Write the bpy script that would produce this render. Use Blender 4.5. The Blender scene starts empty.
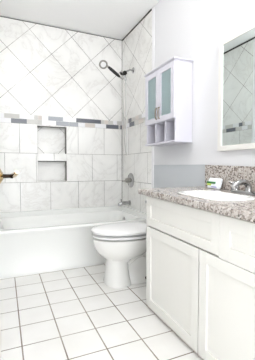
import bpy, bmesh, math, random
from mathutils import Vector, Matrix

# ------------------------------------------------------------------ camera, world, exposure
S = bpy.context.scene
C = S.collection
PI = math.pi
cam_data = bpy.data.cameras.new('camera')
cam = bpy.data.objects.new('camera', cam_data)
C.objects.link(cam)
cam.location = (0.0, 0.0, 0.966)
cam.rotation_euler = (math.radians(90 - 2.67), 0.0, math.radians(-23.9))
cam_data.lens = 28.06
cam_data.sensor_width = 36.0
cam_data.clip_start = 0.02
S.camera = cam

W = bpy.data.worlds.new('hall_daylight')
S.world = W
W.use_nodes = True
W.node_tree.nodes['Background'].inputs[0].default_value = (0.96, 0.98, 1.0, 1)
W.node_tree.nodes['Background'].inputs[1].default_value = 4.2

BULB = 13.0          # strength of the three vanity light shades
FILL_BULB = 21.0     # strength of the added, unseen fill globe
S.view_settings.view_transform = 'Standard'
S.view_settings.look = 'None'
S.view_settings.gamma = 1.0
S.view_settings.exposure = 0.2
S.view_settings.use_curve_mapping = False

# ------------------------------------------------------------------ room numbers (metres)
YB = 3.368      # tiled back wall face
XT = 1.416      # tiled right wall face
XW = 1.424      # painted right wall face
XL = -0.104     # painted left wall face
XLT = -0.096    # tiled left wall face
ZC = 2.584      # ceiling
YT = 2.608      # tub front
TA = 0.2357     # half diagonal of a wall tile
BX, BZ = 0.299, 1.556

# ------------------------------------------------------------------ materials
def lin(c):
    return tuple(((v / 12.92) if v <= 0.04045 else ((v + 0.055) / 1.055) ** 2.4) for v in c) + (1,)

def mat(name, rgb=(0.8, 0.8, 0.8), rough=0.5, metal=0.0, **kw):
    m = bpy.data.materials.new(name)
    m.use_nodes = True
    b = m.node_tree.nodes['Principled BSDF']
    b.inputs['Base Color'].default_value = lin(rgb)
    b.inputs['Roughness'].default_value = rough
    b.inputs['Metallic'].default_value = metal
    for k, v in kw.items():
        b.inputs[k.replace('_', ' ')].default_value = v
    return m

class NT:
    """small helper to write shader maths"""
    def __init__(s, m):
        s.t = m.node_tree
        s.b = s.t.nodes['Principled BSDF']
        s.co = s.t.nodes.new('ShaderNodeTexCoord').outputs['Object']
    def n(s, kind, **kw):
        x = s.t.nodes.new(kind)
        for k, v in kw.items():
            setattr(x, k, v)
        return x
    def link(s, a, b):
        s.t.links.new(a, b)
    def math(s, op, a, b=None, c=None):
        x = s.n('ShaderNodeMath', operation=op)
        for i, v in enumerate((a, b, c)):
            if v is None:
                continue
            if isinstance(v, (int, float)):
                x.inputs[i].default_value = v
            else:
                s.link(v, x.inputs[i])
        return x.outputs[0]
    def xyz(s):
        x = s.n('ShaderNodeSeparateXYZ')
        s.link(s.co, x.inputs[0])
        return x.outputs
    def line(s, v, period, phase, width):
        """1 on lines at phase + k*period of the given width"""
        u = s.math('DIVIDE', s.math('SUBTRACT', v, phase), period)
        d = s.math('ABSOLUTE', s.math('SUBTRACT', u, s.math('ROUND', u)))
        return s.math('LESS_THAN', d, width / period / 2)
    def mix(s, f, a, b):
        x = s.n('ShaderNodeMix', data_type='RGBA')
        for sock, v in ((x.inputs[0], f), (x.inputs[6], a), (x.inputs[7], b)):
            if isinstance(v, tuple):
                sock.default_value = v
            elif isinstance(v, (int, float)):
                sock.default_value = v
            else:
                s.link(v, sock)
        return x.outputs[2]
    def noise(s, scale, detail=4, rough=0.5, distort=0.0, vec=None):
        x = s.n('ShaderNodeTexNoise')
        x.inputs['Scale'].default_value = scale
        x.inputs['Detail'].default_value = detail
        x.inputs['Roughness'].default_value = rough
        x.inputs['Distortion'].default_value = distort
        s.link(vec if vec is not None else s.co, x.inputs['Vector'])
        return x.outputs['Fac']
    def ramp(s, f, stops, interp='LINEAR'):
        x = s.n('ShaderNodeValToRGB')
        r = x.color_ramp
        r.interpolation = interp
        while len(r.elements) < len(stops):
            r.elements.new(0.5)
        for e, (p, c) in zip(r.elements, stops):
            e.position = p
            e.color = c
        s.link(f, x.inputs[0])
        return x.outputs[0]
    def bump(s, h, strength=0.3, dist=0.002):
        x = s.n('ShaderNodeBump')
        x.inputs['Strength'].default_value = strength
        x.inputs['Distance'].default_value = dist
        s.link(h, x.inputs['Height'])
        s.link(x.outputs[0], s.b.inputs['Normal'])

def marble(t):
    n1 = t.noise(2.1, 6, 0.6, 1.2)
    v = t.math('ABSOLUTE', t.math('SUBTRACT', n1, 0.5))
    vein = t.ramp(v, [(0.0, lin((0.915, 0.91, 0.90))), (0.02, lin((0.95, 0.949, 0.942))), (0.09, lin((0.968, 0.966, 0.958)))])
    cloud = t.ramp(t.noise(1.4, 3), [(0.35, lin((0.955, 0.955, 0.95))), (0.65, lin((1, 1, 1)))])
    x = t.n('ShaderNodeMix', data_type='RGBA', blend_type='MULTIPLY')
    x.inputs[0].default_value = 1.0
    t.link(vein, x.inputs[6])
    t.link(cloud, x.inputs[7])
    return x.outputs[2]

def wall_tile(name, axis, diag_phase, top_phase, mid_phase, skip=False):
    """marble wall tile: running bond below the mosaic, laid diagonally above it"""
    m = mat(name, rough=0.22)
    t = NT(m)
    x, y, z = t.xyz()
    h = (x, y)[axis]
    # diagonal field
    u = t.math('DIVIDE', t.math('SUBTRACT', h, diag_phase), 2 * TA)
    w = t.math('DIVIDE', t.math('SUBTRACT', z, BZ), 2 * TA)
    gw = 0.0042
    d1 = t.line(t.math('ADD', u, w), 1.0, 0.0, gw / TA / 1.414)
    d2 = t.line(t.math('SUBTRACT', u, w), 1.0, 0.0, gw / TA / 1.414)
    diag = t.math('MAXIMUM', d1, d2)
    # running bond
    rows = t.line(z, 0.331, 0.79, 0.004)
    ca = t.line(h, 0.332, top_phase, 0.004)
    cb = t.line(h, 0.332, mid_phase, 0.004)
    mid = t.math('MULTIPLY', t.math('GREATER_THAN', z, 0.79), t.math('LESS_THAN', z, 1.121))
    cols = t.math('ADD', t.math('MULTIPLY', cb, mid), t.math('MULTIPLY', ca, t.math('SUBTRACT', 1.0, mid)))
    bond = t.math('MAXIMUM', rows, cols)
    up = t.math('GREATER_THAN', z, 1.5)
    g = t.math('ADD', t.math('MULTIPLY', diag, up), t.math('MULTIPLY', bond, t.math('SUBTRACT', 1.0, up)))
    grout = t.ramp(t.noise(3.0, 2), [(0.35, lin((0.70, 0.69, 0.67))), (0.62, lin((0.42, 0.41, 0.40)))])
    t.link(t.mix(g, marble(t), grout), t.b.inputs['Base Color'])
    t.link(t.math('ADD', t.math('MULTIPLY', g, 0.6), 0.2), t.b.inputs['Roughness'])
    t.bump(t.math('SUBTRACT', 1.0, g), 0.4, 0.002)
    return m

M = {}
M['tile_back'] = wall_tile('marble wall tile back', 0, BX, 0.174, 0.018)
M['tile_side'] = wall_tile('marble wall tile side', 1, YB - 0.11, YB - 0.20, YB - 0.04)
def plain_marble():
    m = mat('marble plain', rough=0.22)
    t = NT(m)
    t.link(marble(t), t.b.inputs['Base Color'])
    return m
M['marble'] = plain_marble()

def niche_back():
    m = mat('niche back tile', rough=0.25)
    t = NT(m)
    x, y, z = t.xyz()
    xa = t.math('ABSOLUTE', t.math('SUBTRACT', x, 0.532))
    za = t.math('ABSOLUTE', t.math('SUBTRACT', z, 1.29))
    d = t.math('ADD', xa, za)
    g = t.math('LESS_THAN', t.math('ABSOLUTE', t.math('SUBTRACT', d, 0.245)), 0.003)
    g = t.math('MULTIPLY', g, t.math('GREATER_THAN', z, 1.12))
    t.link(t.mix(g, marble(t), lin((0.60, 0.59, 0.57))), t.b.inputs['Base Color'])
    return m
M['niche'] = niche_back()

def floor_tile():
    m = mat('white floor tile', rough=0.2)
    t = NT(m)
    x, y, z = t.xyz()
    g = t.math('MAXIMUM', t.line(x, 0.206, 0.0756, 0.0075), t.line(y, 0.206, 2.192, 0.0065))
    base = t.ramp(t.noise(5.0, 4), [(0.3, lin((0.935, 0.93, 0.915))), (0.7, lin((0.96, 0.957, 0.945)))])
    gr = t.ramp(t.noise(4.0, 3), [(0.35, lin((0.66, 0.63, 0.59))), (0.65, lin((0.50, 0.46, 0.42)))])
    t.link(t.mix(g, base, gr), t.b.inputs['Base Color'])
    t.link(t.math('ADD', t.math('MULTIPLY', g, 0.6), 0.2), t.b.inputs['Roughness'])
    wav = t.noise(14.0, 2)
    t.bump(t.math('ADD', t.math('MULTIPLY', wav, 0.12), t.math('SUBTRACT', 1.0, g)), 0.35, 0.002)
    return m
M['floor'] = floor_tile()

def granite():
    m = mat('speckled granite', rough=0.16)
    t = NT(m)
    v = t.n('ShaderNodeTexVoronoi')
    v.inputs['Scale'].default_value = 105.0
    v.inputs['Randomness'].default_value = 1.0
    t.link(t.co, v.inputs['Vector'])
    s = t.n('ShaderNodeSeparateColor')
    t.link(v.outputs['Color'], s.inputs[0])
    col = t.ramp(s.outputs[0], [(0.0, lin((0.83, 0.81, 0.79))), (0.22, lin((0.77, 0.74, 0.715))),
                                (0.52, lin((0.64, 0.60, 0.57))), (0.72, lin((0.48, 0.43, 0.40))),
                                (0.90, lin((0.27, 0.23, 0.215)))], 'CONSTANT')
    big = t.ramp(t.noise(16.0, 4), [(0.42, (0, 0, 0, 1)), (0.62, (1, 1, 1, 1))])
    out = t.mix(t.math('MULTIPLY', big, 0.45), col, lin((0.745, 0.715, 0.69)))
    t.link(out, t.b.inputs['Base Color'])
    return m
M['granite'] = granite()

def paint(name, rgb, rough=0.6, amount=0.25):
    m = mat(name, rgb, rough)
    t = NT(m)
    t.bump(t.noise(160.0, 2), amount, 0.0008)
    return m
M['paint'] = paint('white wall paint', (0.885, 0.887, 0.897))
M['ceiling'] = paint('ceiling paint', (0.985, 0.985, 0.985), 0.8, 0.5)
M['grey_paint'] = paint('grey wall paint', (0.77, 0.785, 0.80))
M['porcelain'] = mat('white porcelain', (0.955, 0.953, 0.94), 0.1, Coat_Weight=0.3)
M['seat'] = mat('white toilet seat plastic', (0.97, 0.97, 0.97), 0.18)
M['tub'] = mat('white tub enamel', (0.965, 0.97, 0.96), 0.14)
M['cabinet'] = paint('warm white cabinet paint', (0.925, 0.92, 0.90), 0.6, 0.05)
M['cool_white'] = mat('cool white cabinet lacquer', (0.82, 0.815, 0.85), 0.35)
M['frame_white'] = mat('white mirror frame lacquer', (0.90, 0.893, 0.875), 0.4)
M['chrome'] = mat('chrome', (0.70, 0.70, 0.70), 0.12, 1.0)
M['nickel'] = mat('brushed nickel', (0.60, 0.59, 0.57), 0.28, 1.0)
M['pull'] = mat('dark nickel pull', (0.50, 0.46, 0.40), 0.3, 1.0)
M['brass'] = mat('polished brass', (0.84, 0.74, 0.56), 0.16, 1.0)
M['shaded_brass'] = mat('brass with dark reflection', (0.16, 0.12, 0.08), 0.3, 0.8)  # dark shade and reflection put into the handle neck's colour
M['black'] = mat('black rubber', (0.06, 0.06, 0.055), 0.45)
M['dark'] = mat('dark gap', (0.22, 0.215, 0.21), 0.9)
M['mirror'] = mat('mirror glass', (0.90, 0.93, 0.925), 0.0, 1.0)
M['caulk'] = mat('dark caulk', (0.40, 0.395, 0.385), 0.9)  # corner caulk joint; also colours the painted shade strips in the niche
M['white_face'] = mat('white nozzle face', (0.93, 0.93, 0.93), 0.4)
M['mos_dark'] = mat('slate mosaic glass', (0.43, 0.44, 0.47), 0.14)
M['mos_mid'] = mat('blue grey mosaic glass', (0.62, 0.635, 0.66), 0.14)
M['mos_grey'] = mat('light grey mosaic stone', (0.79, 0.785, 0.77), 0.3)
M['mos_beige'] = mat('beige mosaic stone', (0.83, 0.80, 0.775), 0.3)
M['mos_white'] = mat('white mosaic glass', (0.94, 0.94, 0.95), 0.1)
M['pack_white'] = mat('white film wrapper', (0.93, 0.95, 0.97), 0.25)
M['pack_green'] = mat('green print', (0.16, 0.50, 0.22), 0.3)
M['pack_lime'] = mat('yellow green print', (0.80, 0.88, 0.36), 0.3)
M['pack_lilac'] = mat('lilac print', (0.70, 0.68, 0.86), 0.3)
M['frost'] = mat('frosted teal glass', (0.80, 0.885, 0.895), 0.3, 0.0, Transmission_Weight=0.6, IOR=1.3)
M['hose'] = mat('hose metal', (0.74, 0.74, 0.73), 0.3, 0.9)
def lampmat(name, k):
    m = mat(name, (1, 1, 1), 0.4)
    b = m.node_tree.nodes['Principled BSDF']
    b.inputs['Emission Color'].default_value = (1.0, 0.965, 0.91, 1)
    b.inputs['Emission Strength'].default_value = k
    return m
M['bulb'] = lampmat('lit opal glass', BULB)
M['fill_bulb'] = lampmat('added fill glow', FILL_BULB)

# ------------------------------------------------------------------ mesh helpers
def box(bm, x0, x1, y0, y1, z0, z1, mi=0):
    v = [bm.verts.new((x, y, z)) for x in (x0, x1) for y in (y0, y1) for z in (z0, z1)]
    for f in ((0, 1, 3, 2), (4, 6, 7, 5), (0, 4, 5, 1), (2, 3, 7, 6), (0, 2, 6, 4), (1, 5, 7, 3)):
        bm.faces.new([v[i] for i in f]).material_index = mi

def loft(bm, rings, cap0=True, cap1=True, mi=0):
    R = [[bm.verts.new(p) for p in r] for r in rings]
    n = len(R[0])
    for a, b in zip(R, R[1:]):
        for i in range(n):
            bm.faces.new((a[i], a[(i + 1) % n], b[(i + 1) % n], b[i])).material_index = mi
    if cap0:
        bm.faces.new(R[0][::-1]).material_index = mi
    if cap1:
        bm.faces.new(R[-1]).material_index = mi

def rrect(cx, cy, hx, hy, r, z, k=6):
    pts = []
    for q, (sx, sy) in enumerate(((1, 1), (-1, 1), (-1, -1), (1, -1))):
        for i in range(k + 1):
            a = (q + i / k) * PI / 2
            pts.append((cx + sx * (hx - r) + r * math.cos(a), cy + sy * (hy - r) + r * math.sin(a), z))
    return pts

def egg(x0, x1, cy, hw, z, n=48, front=0.58, e=2.0):
    """plan outline from front x0 to back x1; widest at `front` of the length"""
    xm = x0 + (x1 - x0) * front
    pts = []
    for i in range(n):
        a = 2 * PI * i / n
        c, s = math.cos(a), math.sin(a)
        cx = math.copysign(abs(c) ** (2 / e), c)
        sy = math.copysign(abs(s) ** (2 / e), s)
        pts.append((xm + (x1 - xm if c > 0 else xm - x0) * cx, cy + hw * sy, z))
    return pts

def frame_of(d):
    d = Vector(d).normalized()
    u = d.cross(Vector((0, 0, 1)))
    if u.length < 1e-4:
        u = Vector((1, 0, 0))
    u.normalize()
    return u, d.cross(u).normalized()

def tube(bm, pts, r, n=12, mi=0):
    """tube along points; r a number or one per point"""
    P = [Vector(p) for p in pts]
    R = r if isinstance(r, (list, tuple)) else [r] * len(P)
    rings = []
    u0 = None
    for i, p in enumerate(P):
        d = (P[min(i + 1, len(P) - 1)] - P[max(i - 1, 0)])
        if d.length < 1e-9:
            d = P[-1] - P[0]
        d.normalize()
        if u0 is None:
            u0, _ = frame_of(d)
        u = (u0 - d * u0.dot(d)).normalized()
        v = d.cross(u)
        u0 = u
        rings.append([tuple(p + (u * math.cos(a) + v * math.sin(a)) * R[i]) for a in [2 * PI * k / n for k in range(n)]])
    loft(bm, rings, mi=mi)

def lathe(bm, base, axis, prof, n=32, mi=0):
    """profile [(distance along axis, radius)]"""
    b = Vector(base)
    d = Vector(axis).normalized()
    u, v = frame_of(d)
    rings = [[tuple(b + d * t + (u * math.cos(a) + v * math.sin(a)) * max(r, 1e-4)) for a in [2 * PI * k / n for k in range(n)]] for t, r in prof]
    loft(bm, rings, mi=mi)

def torus(bm, c, axis, R, r, n=32, k=10, mi=0):
    c = Vector(c)
    d = Vector(axis).normalized()
    u, v = frame_of(d)
    rings = []
    for i in range(n):
        a = 2 * PI * i / n
        e = u * math.cos(a) + v * math.sin(a)
        rings.append([bm.verts.new(c + e * (R + r * math.cos(b)) + d * r * math.sin(b)) for b in [2 * PI * j / k for j in range(k)]])
    for i in range(n):
        A, B = rings[i], rings[(i + 1) % n]
        for j in range(k):
            bm.faces.new((A[j], B[j], B[(j + 1) % k], A[(j + 1) % k])).material_index = mi

def shaker(bm, xf, xb, y0, y1, z0, z1, f, rec, bev=0.006):
    """door or drawer front facing -X: frame of width f around a panel set back by rec"""
    box(bm, xf + rec, xb, y0, y1, z0, z1)
    for (a, b, c, d) in ((y0, y0 + f, z0, z1), (y1 - f, y1, z0, z1), (y0 + f, y1 - f, z0, z0 + f), (y0 + f, y1 - f, z1 - f, z1)):
        box(bm, xf, xf + rec + 0.001, a, b, c, d)

def obj(name, bm, m, parent=None, smooth=False, bevel=0.0, sub=0):
    bmesh.ops.recalc_face_normals(bm, faces=bm.faces)
    me = bpy.data.meshes.new(name)
    bm.to_mesh(me)
    bm.free()
    for x in (m if isinstance(m, (list, tuple)) else [m]):
        me.materials.append(x)
    o = bpy.data.objects.new(name, me)
    C.objects.link(o)
    if smooth:
        for p in me.polygons:
            p.use_smooth = True
        try:
            me.set_sharp_from_angle(angle=math.radians(40))
        except Exception:
            pass
    if bevel:
        b = o.modifiers.new('bevel', 'BEVEL')
        b.width = bevel
        b.segments = 2
        b.limit_method = 'ANGLE'
    if sub:
        s = o.modifiers.new('sub', 'SUBSURF')
        s.levels = s.render_levels = sub
    if parent:
        o.parent = parent
        o.matrix_parent_inverse = Matrix.Translation(-Vector(parent.location))
    return o

def thing(name, label, cat, loc, group=None):
    o = bpy.data.objects.new(name, None)
    o.empty_display_size = 0.05
    C.objects.link(o)
    o.location = loc
    o['label'] = label
    o['category'] = cat
    if group:
        o['group'] = group
    return o

def tag(o, label, cat):
    o['label'] = label
    o['category'] = cat
    return o

def struct(name, bm, m, parent=None, label=None, **kw):
    o = obj(name, bm, m, parent, **kw)
    if not parent:
        o['kind'] = 'structure'
    if label:
        o['label'] = label
    return o

def B():
    return bmesh.new()

# ------------------------------------------------------------------ the setting
Y0 = -1.0     # open end of the room, behind the camera
bm = B(); box(bm, XL - 0.1, XW + 0.1, Y0, YB + 0.2, -0.08, 0.0)
struct('floor', bm, M['floor'], label='white square floor tiles with tan grey grout')
bm = B(); box(bm, XL - 0.1, XW + 0.1, Y0, YB + 0.2, ZC, ZC + 0.08)
struct('ceiling', bm, M['ceiling'], label='plain white ceiling over the tub')

# back wall with the niche cut out of it
NX0, NX1, NZ0, NZ1, ND = 0.364, 0.700, 0.797, 1.440, 0.09
SZ0, SZ1 = 1.036, 1.122
ZTT = ZC - 0.012   # tiles stop a hair under the ceiling: a dark gap stays
bm = B()
for (a, b, c, d) in ((XL - 0.1, NX0, 0, ZC), (NX1, XW + 0.1, 0, ZC), (NX0, NX1, 0, NZ0), (NX0, NX1, NZ1, ZC)):
    box(bm, a, b, YB + 0.008, YB + 0.2, c, d)
box(bm, NX0, NX1, YB + ND + 0.006, YB + 0.2, NZ0, NZ1)
wb = struct('wall_back', bm, M['dark'], label='back wall behind the tub, tiled in marble')
bm = B()
for (a, b, c, d) in ((XLT, NX0, 0.40, ZTT), (NX1, XT, 0.40, ZTT), (NX0, NX1, 0.40, NZ0), (NX0, NX1, NZ1, ZTT)):
    box(bm, a, b, YB, YB + 0.008, c, d)
struct('tile_cladding', bm, M['tile_back'], wb)
bm = B()
box(bm, NX0, NX1, YB + ND, YB + ND + 0.006, NZ0, NZ1)
struct('niche_back', bm, M['niche'], wb)
bm = B()
box(bm, NX0, NX0 + 0.004, YB, YB + ND, NZ0, NZ1)
box(bm, NX1 - 0.004, NX1, YB, YB + ND, NZ0, NZ1)
box(bm, NX0, NX1, YB, YB + ND, NZ0, NZ0 + 0.004)
box(bm, NX0, NX1, YB, YB + ND, NZ1 - 0.004, NZ1)
struct('niche_lining', bm, M['mos_grey'], wb)
bm = B()
box(bm, NX0 + 0.004, 0.549, YB - 0.003, YB + ND, SZ0, SZ1)
box(bm, 0.551, NX1 - 0.004, YB - 0.003, YB + ND, SZ0, SZ1)
struct('niche_shelf', bm, M['marble'], wb, bevel=0.002)
bm = B()   # dark strips painting shade along the niche's top, right side and under its shelf
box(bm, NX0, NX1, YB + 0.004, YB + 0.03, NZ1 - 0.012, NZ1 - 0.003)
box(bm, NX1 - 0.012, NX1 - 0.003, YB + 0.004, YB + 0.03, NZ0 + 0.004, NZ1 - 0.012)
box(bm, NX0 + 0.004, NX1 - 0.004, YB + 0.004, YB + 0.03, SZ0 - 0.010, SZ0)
struct('niche_shade', bm, M['caulk'], wb)

# right wall
bm = B(); box(bm, XW, XW + 0.1, Y0, YB + 0.2, 0, ZC)
wr = struct('wall_right', bm, M['paint'], label='white painted right wall behind mirror and wall cabinet')
bm = B(); box(bm, XT, XW, 2.582, YB, 0.40, ZTT - 0.012)
struct('tile_cladding', bm, M['tile_side'], wr)
bm = B(); box(bm, XT - 0.001, XW, 2.536, 2.58, 0.0, ZC - 0.02)
struct('bullnose_edge', bm, M['mos_white'], wr, bevel=0.004)
bm = B(); box(bm, XW - 0.003, XW, 1.72, 2.536, 0.09, 0.985)
struct('grey_band', bm, M['grey_paint'], wr, label='grey painted strip of wall above the countertop')
bm = B(); box(bm, XT + 0.002, XW, 2.60, YB, ZTT - 0.012, ZC)
struct('ceiling_gap', bm, M['dark'], wr)
# left wall, seen only in the mirror
bm = B(); box(bm, XL - 0.1, XL, Y0, YB + 0.2, 0, ZC)
wl = struct('wall_left', bm, M['paint'], label='left wall, seen reflected in the mirror')
bm = B(); box(bm, XL, XLT, 2.642, YB, 0.40, ZTT - 0.012)
struct('tile_cladding', bm, M['tile_side'], wl)
bm = B(); box(bm, XL, XLT + 0.001, 2.596, 2.64, 0.0, ZC - 0.02)
struct('bullnose_edge', bm, M['mos_white'], wl, bevel=0.004)
bm = B(); box(bm, XL, XLT - 0.002, 2.60, YB, ZTT - 0.012, ZC)
struct('ceiling_gap', bm, M['dark'], wl)
# mosaic bands
MD, MM, MG, MB_, MW = 0, 1, 2, 3, 4
MOS = [M['mos_dark'], M['mos_mid'], M['mos_grey'], M['mos_beige'], M['mos_white'], M['mos_grey']]
def band_pieces(lst, put):
    for a, b, c in lst:
        g = 0.0015
        put(a + g, b - g, c)
ZM0, ZM1, ZM2 = 1.450, 1.502, 1.553
upper = [(-0.096, 0.02, MW), (0.02, 0.18, MG), (0.18, 0.332, MW), (0.332, 0.375, MG), (0.375, 0.42, MB_), (0.42, 0.487, MW), (0.487, 0.659, MM), (0.659, 0.815, MW), (0.815, 1.131, MD), (1.131, 1.175, MG), (1.175, 1.225, MB_), (1.225, 1.291, MG), (1.291, 1.345, MW), (1.345, 1.415, MG)]
lower = [(-0.096, 0.089, MW), (0.089, 0.256, MD), (0.256, 0.364, MG), (0.364, 0.419, MG), (0.419, 0.577, MW), (0.577, 0.729, MM), (0.729, 0.838, MM), (0.838, 0.925, MW), (0.925, 1.052, MB_), (1.052, 1.196, MW), (1.196, 1.366, MD), (1.366, 1.39, MG), (1.39, 1.415, MD)]
bm = B()
for lst, z0, z1 in ((upper, ZM1, ZM2), (lower, ZM0, ZM1)):
    band_pieces(lst, lambda a, b, c: box(bm, a, b, YB - 0.004, YB + 0.002, z0 + 0.0015, z1 - 0.0015, c))
struct('trim_1', bm, MOS, label='grey and white mosaic band across the back wall')
def side_band(n, ups, los, x0, x1, label):
    bm = B()
    for lst, z0, z1 in ((ups, ZM1, ZM2), (los, ZM0, ZM1)):
        band_pieces(lst, lambda a, b, c: box(bm, x0, x1, a, b, z0 + 0.0015, z1 - 0.0015, c))
    struct(n, bm, MOS, label=label)
side_band('trim_2', [(2.582, 2.70, MG), (2.70, 2.80, MW), (2.80, 2.882, MG), (2.882, 2.96, MB_), (2.96, 3.07, MG), (3.07, 3.16, MD), (3.16, 3.28, MG), (3.28, 3.364, MW)],
          [(2.582, 2.66, MW), (2.66, 2.76, MG), (2.76, 2.88, MB_), (2.88, 2.99, MG), (2.99, 3.13, MD), (3.13, 3.22, MW), (3.22, 3.30, MG), (3.30, 3.364, MB_)], XT - 0.004, XT + 0.002,
          'mosaic band on the right tub wall')
side_band('trim_3', [(2.642, 2.75, MW), (2.75, 2.79, MG), (2.79, 2.85, MD), (2.85, 2.96, MW), (2.96, 3.10, MG), (3.10, 3.25, MW), (3.25, 3.364, MG)],
          [(2.642, 2.70, MG), (2.70, 2.80, MW), (2.80, 2.91, MG), (2.91, 3.08, MD), (3.08, 3.25, MG), (3.25, 3.364, MW)], XLT - 0.002, XLT + 0.004,
          'mosaic band on the left tub wall, seen in the mirror')
bm = B()   # dark joint in the corner of the tiled walls
box(bm, XT - 0.005, XT, YB - 0.004, YB, 0.462, 1.45)
box(bm, XT - 0.003, XT, YB - 0.003, YB, 1.555, ZTT)
struct('trim_4', bm, M['caulk'], label='dark caulk joint in the tiled corner')

# door standing open against the left wall, only its handle in the frame
bm = B(); box(bm, -0.056, -0.022, 0.505, 1.265, 0.012, 2.05)
door = struct('door_1', bm, M['cabinet'], label='white door standing open on the left', bevel=0.002)
HY, HZ = 1.195, 0.930
bm = B(); lathe(bm, (-0.022, HY, HZ), (1, 0, 0), [(0, 0.033), (0.008, 0.033), (0.012, 0.030), (0.017, 0.020), (0.022, 0.013)])
rose = obj('door_handle', bm, M['brass'], door, True)
rose['label'] = 'brass door handle with round rose'
bm = B(); lathe(bm, (-0.004, HY, HZ), (1, 0, 0), [(0, 0.0125), (0.006, 0.008), (0.028, 0.0075), (0.036, 0.010), (0.040, 0.008)], 20)
obj('handle_neck', bm, M['shaded_brass'], rose, True)
bm = B(); tube(bm, [(0.034, HY + 0.006, HZ + 0.002), (0.039, HY - 0.012, HZ + 0.004), (0.042, HY - 0.04, HZ + 0.008), (0.044, HY - 0.075, HZ + 0.012), (0.046, HY - 0.095, HZ + 0.017)], [0.009, 0.010, 0.0095, 0.008, 0.006], 16)
obj('lever', bm, M['brass'], rose, True)

# ------------------------------------------------------------------ bathtub
tub = thing('bathtub', 'white alcove bathtub set under the marble tiled wall', 'bathtub', (0.66, 2.98, 0.0))
bm = B()
X0, X1 = XL + 0.002, XW - 0.002
cx, hx = (X0 + X1) / 2, (X1 - X0) / 2
cy, hy = (YT + YB) / 2, (YB - YT) / 2
RZ = 0.412
rings = [rrect(cx, cy, hx, hy - 0.001, 0.006, 0.0),
         rrect(cx, cy, hx, hy - 0.001, 0.006, 0.035),
         rrect(cx, cy + 0.004, hx, hy - 0.005, 0.006, 0.055),
         rrect(cx, cy + 0.006, hx, hy - 0.006, 0.006, RZ - 0.055),
         rrect(cx, cy + 0.001, hx, hy - 0.001, 0.010, RZ - 0.040),
         rrect(cx, cy - 0.002, hx, hy + 0.002, 0.012, RZ - 0.016),
         rrect(cx, cy + 0.002, hx - 0.002, hy - 0.004, 0.012, RZ - 0.004),
         rrect(cx, cy + 0.006, hx - 0.006, hy - 0.012, 0.012, RZ),
         rrect(cx - 0.005, cy + 0.01, hx - 0.060, hy - 0.065, 0.12, RZ - 0.002),
         rrect(cx - 0.005, cy + 0.01, hx - 0.074, hy - 0.078, 0.12, RZ - 0.012),
         rrect(cx - 0.01, cy + 0.005, hx - 0.11, hy - 0.105, 0.12, RZ - 0.10),
         rrect(cx - 0.01, cy, hx - 0.15, hy - 0.130, 0.13, 0.14),
         rrect(cx - 0.01, cy, hx - 0.19, hy - 0.165, 0.11, 0.095),
         rrect(cx - 0.01, cy, hx - 0.25, hy - 0.22, 0.09, 0.085)]
loft(bm, rings)
# raised ledge where the tub meets the tiles
box(bm, X0, X1, YB - 0.035, YB - 0.001, RZ - 0.03, 0.464)
box(bm, X1 - 0.036, X1, YT + 0.02, YB - 0.002, RZ - 0.03, 0.464)
box(bm, X0, X0 + 0.036, YT + 0.02, YB - 0.002, RZ - 0.03, 0.464)
obj('tub_shell', bm, M['tub'], tub, True)
bm = B(); lathe(bm, (1.284, 3.0, 0.345), (-1, 0, 0.22), [(0, 0.036), (0.005, 0.036), (0.010, 0.028), (0.012, 0.0)], 24)
ov = obj('overflow_plate', bm, M['chrome'], tub, True)
bm = B(); lathe(bm, (1.05, 3.0, 0.083), (0, 0, 1), [(0, 0.032), (0.006, 0.032), (0.009, 0.02), (0.012, 0.018)], 24)
obj('drain', bm, M['chrome'], tub, True)

# tub spout, valve
sp = thing('tub_spout', 'chrome bathtub spout on the tiled wall above the tub rim', 'spout', (XT, 3.12, 0.52))
bm = B(); lathe(bm, (XT, 3.12, 0.525), (-1, 0, 0), [(0, 0.033), (0.008, 0.033), (0.012, 0.024)], 24)
obj('flange', bm, M['chrome'], sp, True)
bm = B(); tube(bm, [(XT - 0.006, 3.12, 0.525), (XT - 0.06, 3.12, 0.527), (XT - 0.11, 3.12, 0.524), (XT - 0.138, 3.12, 0.512), (XT - 0.146, 3.12, 0.492)], [0.022, 0.023, 0.024, 0.023, 0.018], 18)
obj('spout', bm, M['chrome'], sp, True)
bm = B(); lathe(bm, (XT - 0.118, 3.12, 0.545), (0, 0, 1), [(0, 0.006), (0.018, 0.006), (0.02, 0.010), (0.028, 0.010), (0.03, 0.004)], 14)
obj('diverter_knob', bm, M['chrome'], sp, True)

va = thing('shower_valve', 'round chrome shower valve with lever handle on the tiled wall', 'valve', (XT, 3.09, 0.805))
bm = B(); lathe(bm, (XT, 3.09, 0.805), (-1, 0, 0), [(0, 0.088), (0.005, 0.088), (0.012, 0.080), (0.017, 0.045), (0.02, 0.036)], 40)
obj('escutcheon', bm, M['chrome'], va, True)
bm = B(); lathe(bm, (XT - 0.018, 3.09, 0.805), (-1, 0, 0), [(0, 0.032), (0.03, 0.030), (0.05, 0.026), (0.056, 0.018), (0.058, 0.0)], 28)
h = obj('handle', bm, M['nickel'], va, True)
bm = B(); tube(bm, [(XT - 0.048, 3.09, 0.805), (XT - 0.065, 3.10, 0.80), (XT - 0.105, 3.115, 0.795)], [0.010, 0.009, 0.007], 14)
obj('lever', bm, M['nickel'], h, True)

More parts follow.
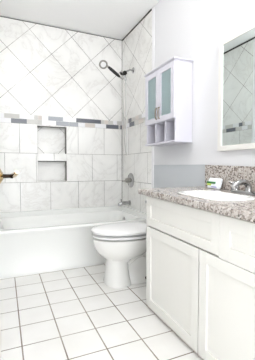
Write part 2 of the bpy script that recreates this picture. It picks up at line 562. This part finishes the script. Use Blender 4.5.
# ------------------------------------------------------------------ shower arm and hand shower
sa = thing('shower_outlet', 'chrome shower pipe with black bracket on the tiled side wall', 'shower pipe', (XT, 3.03, 2.10))
bm = B(); lathe(bm, (XT, 3.03, 2.095), (-1, 0, 0), [(0, 0.034), (0.004, 0.034), (0.010, 0.024), (0.014, 0.012)], 28)
obj('flange', bm, M['chrome'], sa, True)
bm = B(); tube(bm, [(XT - 0.004, 3.03, 2.095), (XT - 0.04, 3.03, 2.095), (XT - 0.075, 3.03, 2.08), (XT - 0.105, 3.03, 2.055)], 0.0095, 14)
obj('arm', bm, M['chrome'], sa, True)
bm = B()
lathe(bm, (XT - 0.092, 3.03, 2.066), (-0.62, -0.1, -0.6), [(0, 0.014), (0.01, 0.024), (0.035, 0.026), (0.05, 0.018), (0.055, 0.010)], 20)
tube(bm, [(XT - 0.125, 3.028, 2.035), (XT - 0.155, 3.02, 2.03), (XT - 0.168, 3.012, 2.045)], [0.014, 0.013, 0.012], 12)
obj('bracket', bm, M['black'], sa, True)
bm = B(); tube(bm, [(XT - 0.112, 3.03, 2.04), (XT - 0.108, 3.025, 2.005), (XT - 0.098, 3.025, 1.965)], [0.014, 0.013, 0.010], 14)
obj('hose_outlet', bm, M['chrome'], sa, True)

hs = thing('hand_shower', 'hand shower with black grip and round ring head held by the bracket', 'shower head', (1.20, 3.0, 2.03))
HB = Vector((1.232, 3.0, 1.990)); HH = Vector((1.085, 2.99, 2.082))
ax = (HH - HB).normalized()
bm = B(); tube(bm, [HB + ax * 0.0, HB + ax * 0.02, HB + ax * 0.07, HB + ax * 0.13, HB + ax * 0.165], [0.011, 0.0155, 0.018, 0.0175, 0.013], 16)
obj('grip', bm, M['black'], hs, True)
bm = B(); tube(bm, [HB - ax * 0.05, HB - ax * 0.03, HB + ax * 0.003], [0.007, 0.009, 0.010], 14)
obj('hose_nut', bm, M['chrome'], hs, True)
hc = Vector((1.032, 2.985, 2.092))
fd = Vector((-0.22, -0.80, -0.55)).normalized()
bm = B()
tube(bm, [HB + ax * 0.16, HB + ax * 0.19, hc + ax * -0.035 - fd * 0.012], [0.012, 0.012, 0.016], 14)
lathe(bm, hc - fd * 0.028, fd, [(0, 0.012), (0.006, 0.032), (0.016, 0.044), (0.026, 0.048), (0.031, 0.046), (0.032, 0.033), (0.029, 0.031)], 36)
head = obj('head', bm, M['nickel'], hs, True)
bm = B(); lathe(bm, hc - fd * 0.002, fd, [(0, 0.031), (0.005, 0.030), (0.008, 0.02), (0.009, 0.0)], 28)
obj('spray_face', bm, M['white_face'], head, True)
bm = B()
pts = []
a0 = HB - ax * 0.05; b0 = Vector((XT - 0.098, 3.025, 1.966))
N = 40
for i in range(N + 1):
    t = i / N
    ang = PI * t
    # a long narrow hanging loop
    xx = a0.x + (b0.x - a0.x) * t
    yy = a0.y + (b0.y - a0.y) * t
    hang = math.sin(ang) ** 0.42
    zz = (a0.z + (b0.z - a0.z) * t) - 0.86 * hang
    pts.append((xx + 0.03 * math.sin(ang), yy + 0.01 * math.sin(2 * ang), zz))
tube(bm, pts, 0.0055, 8)
obj('hose', bm, M['hose'], hs, True)

# ------------------------------------------------------------------ toilet
TY = 2.15
to = thing('toilet', 'white toilet with closed lid between vanity and bathtub', 'toilet', (1.0, TY, 0.0))
bm = B()
K = 48
# bowl on its front column
rings = [egg(0.752, 0.965, TY, 0.122, 0.0, K, 0.5, 2.6), egg(0.750, 0.965, TY, 0.124, 0.012, K, 0.5, 2.6), egg(0.757, 0.955, TY, 0.116, 0.05, K, 0.5, 2.5),
         egg(0.763, 0.945, TY, 0.108, 0.12, K, 0.5, 2.4), egg(0.765, 0.945, TY, 0.106, 0.185, K, 0.5, 2.3), egg(0.757, 0.99, TY, 0.114, 0.215, K, 0.52, 2.2),
         egg(0.715, 1.10, TY, 0.155, 0.245, K, 0.54), egg(0.682, 1.14, TY, 0.180, 0.28, K, 0.55), egg(0.662, 1.16, TY, 0.194, 0.325, K, 0.56),
         egg(0.654, 1.17, TY, 0.199, 0.36, K, 0.57), egg(0.652, 1.17, TY, 0.199, 0.386, K, 0.57), egg(0.666, 1.165, TY, 0.186, 0.391, K, 0.57)]
loft(bm, rings)
# trapway and rear of the bowl up to the tank shelf
rings = [egg(0.90, 1.27, TY, 0.108, 0.0, K, 0.5, 2.6), egg(0.90, 1.27, TY, 0.108, 0.018, K, 0.5, 2.6), egg(0.905, 1.265, TY, 0.098, 0.032, K, 0.5, 2.5),
         egg(0.91, 1.26, TY, 0.080, 0.06, K, 0.5, 2.3), egg(0.91, 1.28, TY, 0.076, 0.12, K, 0.5, 2.3), egg(0.91, 1.31, TY, 0.084, 0.19, K, 0.5, 2.3),
         egg(0.92, 1.36, TY, 0.105, 0.26, K, 0.5, 2.4), egg(0.95, 1.40, TY, 0.140, 0.32, K, 0.5, 2.6), egg(1.00, 1.41, TY, 0.168, 0.36, K, 0.5, 3.0), egg(1.02, 1.41, TY, 0.172, 0.386, K, 0.5, 3.2)]
loft(bm, rings)
bowl = obj('bowl', bm, M['porcelain'], to, True)
def curl(y, s):
    bm = B(); tube(bm, [(0.93, y, 0.17), (0.985, y + s * 0.012, 0.235), (1.05, y + s * 0.02, 0.265), (1.12, y + s * 0.02, 0.235), (1.165, y + s * 0.015, 0.165), (1.17, y, 0.09), (1.15, y, 0.03)], [0.02, 0.036, 0.044, 0.044, 0.042, 0.038, 0.03], 20)
    return obj('trapway', bm, M['porcelain'], bowl, True)
curl(TY - 0.060, -1); curl(TY + 0.060, 1)
for s in (-1, 1):
    bm = B(); lathe(bm, (1.085, TY + s * 0.094, 0.026), (0, 0, 1), [(0, 0.013), (0.010, 0.013), (0.018, 0.009), (0.021, 0.0)], 16)
    b = obj('bolt_cap', bm, M['black'], to, True)
    b['label'] = 'dark bolt cap at the toilet foot'
bm = B()
rings = [egg(0.664, 1.165, TY, 0.188, 0.400, K, 0.57, 2.1), egg(0.648, 1.17, TY, 0.203, 0.404, K, 0.57, 2.1), egg(0.645, 1.17, TY, 0.206, 0.418, K, 0.57, 2.1), egg(0.664, 1.165, TY, 0.188, 0.423, K, 0.57, 2.1)]
loft(bm, rings)
obj('seat', bm, M['seat'], to, True)
bm = B()
rings = [egg(0.664, 1.165, TY, 0.188, 0.433, K, 0.57, 2.1), egg(0.644, 1.17, TY, 0.207, 0.437, K, 0.57, 2.1), egg(0.642, 1.17, TY, 0.209, 0.452, K, 0.57, 2.1),
         egg(0.655, 1.165, TY, 0.198, 0.462, K, 0.57, 2.1), egg(0.70, 1.15, TY, 0.16, 0.470, K, 0.57), egg(0.78, 1.12, TY, 0.10, 0.475, K, 0.57), egg(0.88, 1.06, TY, 0.03, 0.477, K, 0.57)]
loft(bm, rings)
obj('lid', bm, M['seat'], to, True)
for s in (-1, 1):
    bm = B(); tube(bm, [(1.175, TY + s * 0.055, 0.425), (1.175, TY + s * 0.10, 0.425)], 0.014, 12)
    box(bm, 1.155, 1.195, TY + s * 0.077 - 0.02, TY + s * 0.077 + 0.02, 0.385, 0.425)
    obj('hinge', bm, M['seat'], to, True)
bm = B()
rings = [rrect(1.315, TY, 0.085, 0.180, 0.03, 0.388), rrect(1.315, TY, 0.092, 0.190, 0.03, 0.42), rrect(1.313, TY, 0.100, 0.200, 0.03, 0.690)]
loft(bm, rings)
obj('tank', bm, M['porcelain'], to, True)
bm = B()
rings = [rrect(1.312, TY, 0.104, 0.206, 0.03, 0.692), rrect(1.312, TY, 0.106, 0.209, 0.03, 0.712), rrect(1.312, TY, 0.102, 0.203, 0.03, 0.722)]
loft(bm, rings)
obj('tank_lid', bm, M['porcelain'], to, True)
bm = B(); tube(bm, [(1.212, TY + 0.14, 0.645), (1.198, TY + 0.14, 0.645), (1.195, TY + 0.12, 0.642), (1.194, TY + 0.07, 0.636)], [0.010, 0.009, 0.006, 0.005], 12)
obj('flush_lever', bm, M['chrome'], to, True)

# ------------------------------------------------------------------ vanity cabinet
XV = 0.875     # face of doors
VY0, VY1 = 0.455, 1.683
XF = XV + 0.018
vc = thing('vanity_cabinet', 'warm white shaker vanity cabinet under the granite countertop', 'cabinet', (1.15, 1.07, 0.0))
bm = B()
for (p, q, r, u) in ((1.640, VY1, 0.0305, 0.767), (VY0, 1.640, 0.745, 0.767), (0.985, 1.640, 0.0305, 0.040), (VY0, 0.985, 0.545, 0.745),
                     (0.56, 1.085, 0.0305, 0.040), (VY0, 0.56, 0.0305, 0.545)):
    box(bm, XF, XF + 0.018, p, q, r, u)                     # face frame
box(bm, XF + 0.018, XW - 0.002, VY1 - 0.018, VY1, 0.0, 0.767)
box(bm, XF + 0.018, XW - 0.002, VY0, VY0 + 0.018, 0.0, 0.767)
box(bm, XF + 0.018, XW - 0.002, VY0 + 0.018, VY1 - 0.018, 0.08, 0.098)
box(bm, XW - 0.014, XW - 0.002, VY0 + 0.018, VY1 - 0.018, 0.098, 0.767)
obj('carcass', bm, M['cabinet'], vc)
bm = B(); box(bm, XF + 0.004, XF + 0.018, VY0, VY1 - 0.001, 0.0, 0.03)
obj('base_strip', bm, M['mos_beige'], vc)
def front(name, y0, y1, z0, z1, f=0.055, rec=0.011):
    bm = B(); shaker(bm, XV, XF - 0.0005, y0, y1, z0, z1, f, rec)
    return obj(name, bm, M['cabinet'], vc, bevel=0.0015)
front('door', 1.1115, 1.660, 0.030, 0.560)
front('door', 0.552, 1.1025, 0.030, 0.560)
front('false_front', 0.9675, 1.660, 0.569, 0.758, 0.052)
front('drawer_front', 0.475, 0.9665, 0.5625, 0.758, 0.062)
bm = B(); shaker(bm, XV, XF - 0.0005, 0.475, 0.546, 0.030, 0.562, 0.02, 0.003)
obj('filler_strip', bm, M['cabinet'], vc)

# countertop with a rectangular hole for the sink, and its backsplash
ct = thing('countertop', 'speckled granite countertop on the white vanity', 'countertop', (1.13, 1.1, 0.768))
SX, SY, SHX, SHY = 1.068, 1.225, 0.120, 0.185
bm = B()
CX0, CX1, CY0, CY1 = 0.842, XW - 0.003, 0.45, 1.735
cxx, cyy = (CX0 + CX1) / 2, (CY0 + CY1) / 2
chx, chy = (CX1 - CX0) / 2, (CY1 - CY0) / 2
def hole(z, g=0.0): return rrect(SX, SY, SHX + g, SHY + g, 0.10, z)
rings = [hole(0.768), rrect(cxx, cyy, chx - 0.003, chy - 0.003, 0.012, 0.768), rrect(cxx, cyy, chx, chy, 0.014, 0.772),
         rrect(cxx, cyy, chx, chy, 0.014, 0.797), rrect(cxx, cyy, chx - 0.004, chy - 0.004, 0.012, 0.802), hole(0.802, 0.002), hole(0.799), hole(0.768)]
loft(bm, rings, False, False)
bmesh.ops.remove_doubles(bm, verts=bm.verts, dist=1e-5)
obj('slab', bm, M['granite'], ct, True)
bm = B(); box(bm, XW - 0.022, XW - 0.002, 0.45, 1.712, 0.8025, 0.963)
obj('backsplash', bm, M['granite'], ct, bevel=0.002)

# sink bowl hung under the slab
bm = B()
def sr(g, z, gy=None): return rrect(SX, SY, SHX + g, SHY + (g if gy is None else gy), max(0.004, min(0.10 + min(g, 0), SHX + g - 0.002)), z)
rings = [sr(0.022, 0.8025), sr(0.024, 0.806), sr(0.018, 0.811), sr(0.004, 0.811), sr(-0.006, 0.804), sr(-0.014, 0.775), sr(-0.03, 0.71), sr(-0.055, 0.675),
         sr(-0.085, 0.660), sr(-0.10, 0.656, -0.15), sr(-0.10, 0.648, -0.15), sr(-0.08, 0.650), sr(-0.045, 0.667), sr(-0.02, 0.705), sr(-0.006, 0.77), sr(-0.002, 0.8025), sr(0.022, 0.8025)]
loft(bm, rings, False, False)
bmesh.ops.remove_doubles(bm, verts=bm.verts, dist=1e-5)
sk = thing('sink', 'white oval sink basin set in the granite countertop', 'sink', (SX, SY, 0.65))
obj('basin', bm, M['porcelain'], sk, True)
bm = B(); lathe(bm, (SX, SY, 0.655), (0, 0, 1), [(0, 0.022), (0.005, 0.022), (0.007, 0.012), (0.008, 0.0)], 20)
obj('drain', bm, M['chrome'], sk, True)

# faucet
FX, FY, FZ = 1.325, 1.222, 0.8025
fa = thing('faucet', 'chrome two-handle faucet behind the white sink', 'faucet', (FX, FY, FZ))
bm = B()
loft(bm, [rrect(FX, FY, 0.028, 0.13, 0.027, FZ), rrect(FX, FY, 0.028, 0.13, 0.027, FZ + 0.010), rrect(FX, FY, 0.022, 0.122, 0.02, FZ + 0.018)])
obj('base_plate', bm, M['chrome'], fa, True)
bm = B(); tube(bm, [(FX, FY, FZ + 0.014), (FX, FY, FZ + 0.045), (FX - 0.02, FY, FZ + 0.068), (FX - 0.06, FY, FZ + 0.072), (FX - 0.10, FY, FZ + 0.062), (FX - 0.122, FY, FZ + 0.046)], [0.022, 0.019, 0.018, 0.016, 0.014, 0.012], 18)
obj('spout', bm, M['chrome'], fa, True)
for s in (-1, 1):
    y = FY + s * 0.102
    bm = B(); lathe(bm, (FX, y, FZ + 0.014), (0, 0, 1), [(0, 0.025), (0.02, 0.023), (0.034, 0.016), (0.040, 0.014)], 24)
    hb = obj('handle', bm, M['chrome'], fa, True)
    bm = B(); tube(bm, [(FX + 0.004, y - s * 0.008, FZ + 0.052), (FX - 0.010, y + s * 0.015, FZ + 0.056), (FX - 0.014, y + s * 0.042, FZ + 0.062)], [0.011, 0.009, 0.007], 14)
    lathe(bm, (FX, y, FZ + 0.048), (0, 0, 1), [(0, 0.013), (0.01, 0.014), (0.02, 0.010), (0.023, 0.0)], 20)
    obj('lever', bm, M['chrome'], hb, True)

# soft wrapped packet leaning on the backsplash
PX, PY, PZ = 1.362, 1.555, 0.8027
pk = thing('wipes_packet', 'small white packet with green print in front of the granite backsplash', 'packet', (PX, PY, PZ))
def pillow(bm, c, hx, hy, hz, n=14, e=0.42, z0=None):
    rings = []
    for i in range(n + 1):
        a = -PI / 2 + PI * i / n
        k = max(math.cos(a), 0.02) ** e
        z = c[2] + hz * math.sin(a)
        rings.append(rrect(c[0] + 0.3 * (z - c[2]), c[1], hx * k, hy * (0.86 + 0.14 * k), min(hx * k, 0.02) * 0.98, z, 4))
    loft(bm, rings)
bm = B(); pillow(bm, (PX, PY, PZ + 0.036), 0.020, 0.062, 0.036)
body = obj('pouch', bm, M['pack_white'], pk, True)
bm = B(); box(bm, PX - 0.0255, PX - 0.016, PY - 0.028, PY + 0.055, PZ + 0.035, PZ + 0.048)
o = obj('green_stripe', bm, M['pack_green'], body, bevel=0.003)
bm = B(); box(bm, PX - 0.0265, PX - 0.018, PY + 0.012, PY + 0.054, PZ + 0.020, PZ + 0.0345)
obj('lime_patch', bm, M['pack_lime'], body, bevel=0.003)
bm = B(); box(bm, PX - 0.0265, PX - 0.018, PY - 0.045, PY + 0.01, PZ + 0.008, PZ + 0.018)
obj('lilac_line', bm, M['pack_lilac'], body, bevel=0.003)

# ------------------------------------------------------------------ wall cabinet
KX0, KX1, KY0, KY1, KZ0, KZ1 = 1.262, XW - 0.001, 1.905, 2.395, 1.165, 1.832
kc = thing('wall_cabinet', 'white wall cabinet with frosted glass doors and three cubbies', 'cabinet', (1.34, 2.15, KZ0))
t_ = 0.016
bm = B()
box(bm, KX0, KX1, KY0, KY0 + t_, KZ0 + 0.016, KZ1 - 0.022)
box(bm, KX0, KX1, KY1 - t_, KY1, KZ0 + 0.016, KZ1 - 0.022)
box(bm, KX1 - 0.006, KX1, KY0 + t_, KY1 - t_, KZ0 + 0.016, KZ1 - 0.022)
box(bm, KX0, KX1 - 0.006, KY0 + t_, KY1 - t_, 1.352, 1.368)
obj('carcass', bm, M['cool_white'], kc, bevel=0.001)
bm = B(); box(bm, KX0 + 0.02, KX1 - 0.006, KY0 + t_, KY1 - t_, 1.545, 1.559)
obj('shelf', bm, M['cool_white'], kc)
for i in (1, 2):
    y = KY0 + (KY1 - KY0) * i / 3
    bm = B(); box(bm, KX0 + 0.004, KX1 - 0.006, y - 0.007, y + 0.007, KZ0 + 0.016, 1.352)
    obj('divider', bm, M['cool_white'], kc)
bm = B()
box(bm, KX0 - 0.026, KX1, KY0 - 0.010, KY1 + 0.010, KZ1 - 0.014, KZ1)
box(bm, KX0 - 0.018, KX1, KY0 - 0.004, KY1 + 0.004, KZ1 - 0.022, KZ1 - 0.014)
obj('top_board', bm, M['cool_white'], kc, bevel=0.003)
bm = B(); box(bm, KX0 - 0.014, KX1, KY0 - 0.008, KY1 + 0.008, KZ0, KZ0 + 0.016)
obj('bottom_board', bm, M['cool_white'], kc, bevel=0.003)
ym = (KY0 + KY1) / 2
for i, (a, b) in enumerate(((KY0 + 0.002, ym - 0.001), (ym + 0.001, KY1 - 0.002))):
    z0, z1, f = 1.357, 1.806, 0.044
    bm = B()
    x0, x1 = KX0 - 0.017, KX0 - 0.001
    for (p, q, r, s) in ((a, a + f, z0, z1), (b - f, b, z0, z1), (a + f, b - f, z0, z0 + f), (a + f, b - f, z1 - f, z1)):
        box(bm, x0, x1, p, q, r, s)
    d = obj('door', bm, M['cool_white'], kc)
    bm = B(); box(bm, KX0 - 0.009, KX0 - 0.005, a + f - 0.004, b - f + 0.004, z0 + f - 0.004, z1 - f + 0.004)
    g = obj('glass_pane', bm, M['frost'], d)
    g['label'] = 'frosted teal glass pane'
    y = (b - 0.022) if i == 0 else (a + 0.022)
    bm = B(); tube(bm, [(x0, y, 1.385), (x0 - 0.012, y, 1.388), (x0 - 0.016, y, 1.405), (x0 - 0.017, y, 1.432), (x0 - 0.016, y, 1.459), (x0 - 0.012, y, 1.476), (x0, y, 1.479)], [0.006, 0.0055, 0.005, 0.005, 0.005, 0.0055, 0.006], 10)
    hh = obj('handle', bm, M['pull'], d, True)
    hh['label'] = 'curved nickel pull'

# ------------------------------------------------------------------ mirror
mi = thing('wall_mirror', 'white framed rectangular mirror on the wall above the countertop', 'mirror', (1.40, 1.25, 1.075))
MY0, MY1, MZ0, MZ1, FW = 0.95, 1.568, 1.078, 1.836, 0.034
mx0, mx1 = 1.392, XW - 0.001
bm = B()
for (p, q, r, s) in ((MY0, MY0 + FW, MZ0, MZ1), (MY1 - FW, MY1, MZ0, MZ1), (MY0 + FW, MY1 - FW, MZ0, MZ0 + FW), (MY0 + FW, MY1 - FW, MZ1 - FW, MZ1)):
    box(bm, mx0, mx1, p, q, r, s)
obj('frame', bm, M['frame_white'], mi)
bm = B(); box(bm, mx0 + 0.006, mx0 + 0.010, MY0 + FW - 0.003, MY1 - FW + 0.003, MZ0 + FW - 0.003, MZ1 - FW + 0.003)
obj('mirror_glass', bm, M['mirror'], mi)

# ------------------------------------------------------------------ vanity light, added fill lamp
vl = thing('vanity_light', 'bar light with opal globes above the mirror', 'lamp', (XW, 0.97, 1.95))
bm = B(); box(bm, XW - 0.03, XW - 0.001, 0.72, 1.20, 1.925, 1.985)
obj('back_bar', bm, M['nickel'], vl, bevel=0.006)
for y in (0.80, 0.96, 1.12):
    bm = B(); tube(bm, [(XW - 0.028, y, 1.955), (XW - 0.075, y, 1.955), (XW - 0.09, y, 1.95)], [0.016, 0.014, 0.02], 14)
    arm = obj('arm', bm, M['nickel'], vl, True)
    bm = B(); lathe(bm, (1.295, y, 2.0), (0, 0, -1), [(0, 0.02), (0.008, 0.04), (0.03, 0.055), (0.06, 0.06), (0.09, 0.052), (0.11, 0.03), (0.116, 0.0)], 28)
    obj('shade', bm, M['bulb'], arm, True)
LX, LY = 0.25, 1.80  # unseen globe added to brighten the room evenly
cl = thing('fill_lamp', 'added unseen white globe for fill light, on a short stem', 'lamp', (LX, LY, ZC))
bm = B(); lathe(bm, (LX, LY, ZC), (0, 0, -1), [(0, 0.07), (0.015, 0.07), (0.022, 0.05), (0.03, 0.012), (0.12, 0.012)], 32)
obj('base', bm, M['nickel'], cl, True)
bm = B(); lathe(bm, (LX, LY, ZC - 0.11), (0, 0, -1), [(0, 0.03), (0.015, 0.06), (0.05, 0.10), (0.10, 0.12), (0.15, 0.10), (0.185, 0.06), (0.2, 0.0)], 32)
obj('globe', bm, M['fill_bulb'], cl, True)

# the vanity top is a touch out of level: it rises towards the tub
for o in C.objects:
    r = o
    while r.parent:
        r = r.parent
    if o.type == 'MESH' and r in (vc, ct, sk, fa, pk):
        for v in o.data.vertices:
            v.co.z += 0.025 * (v.co.y - 1.1) * v.co.z / 0.8
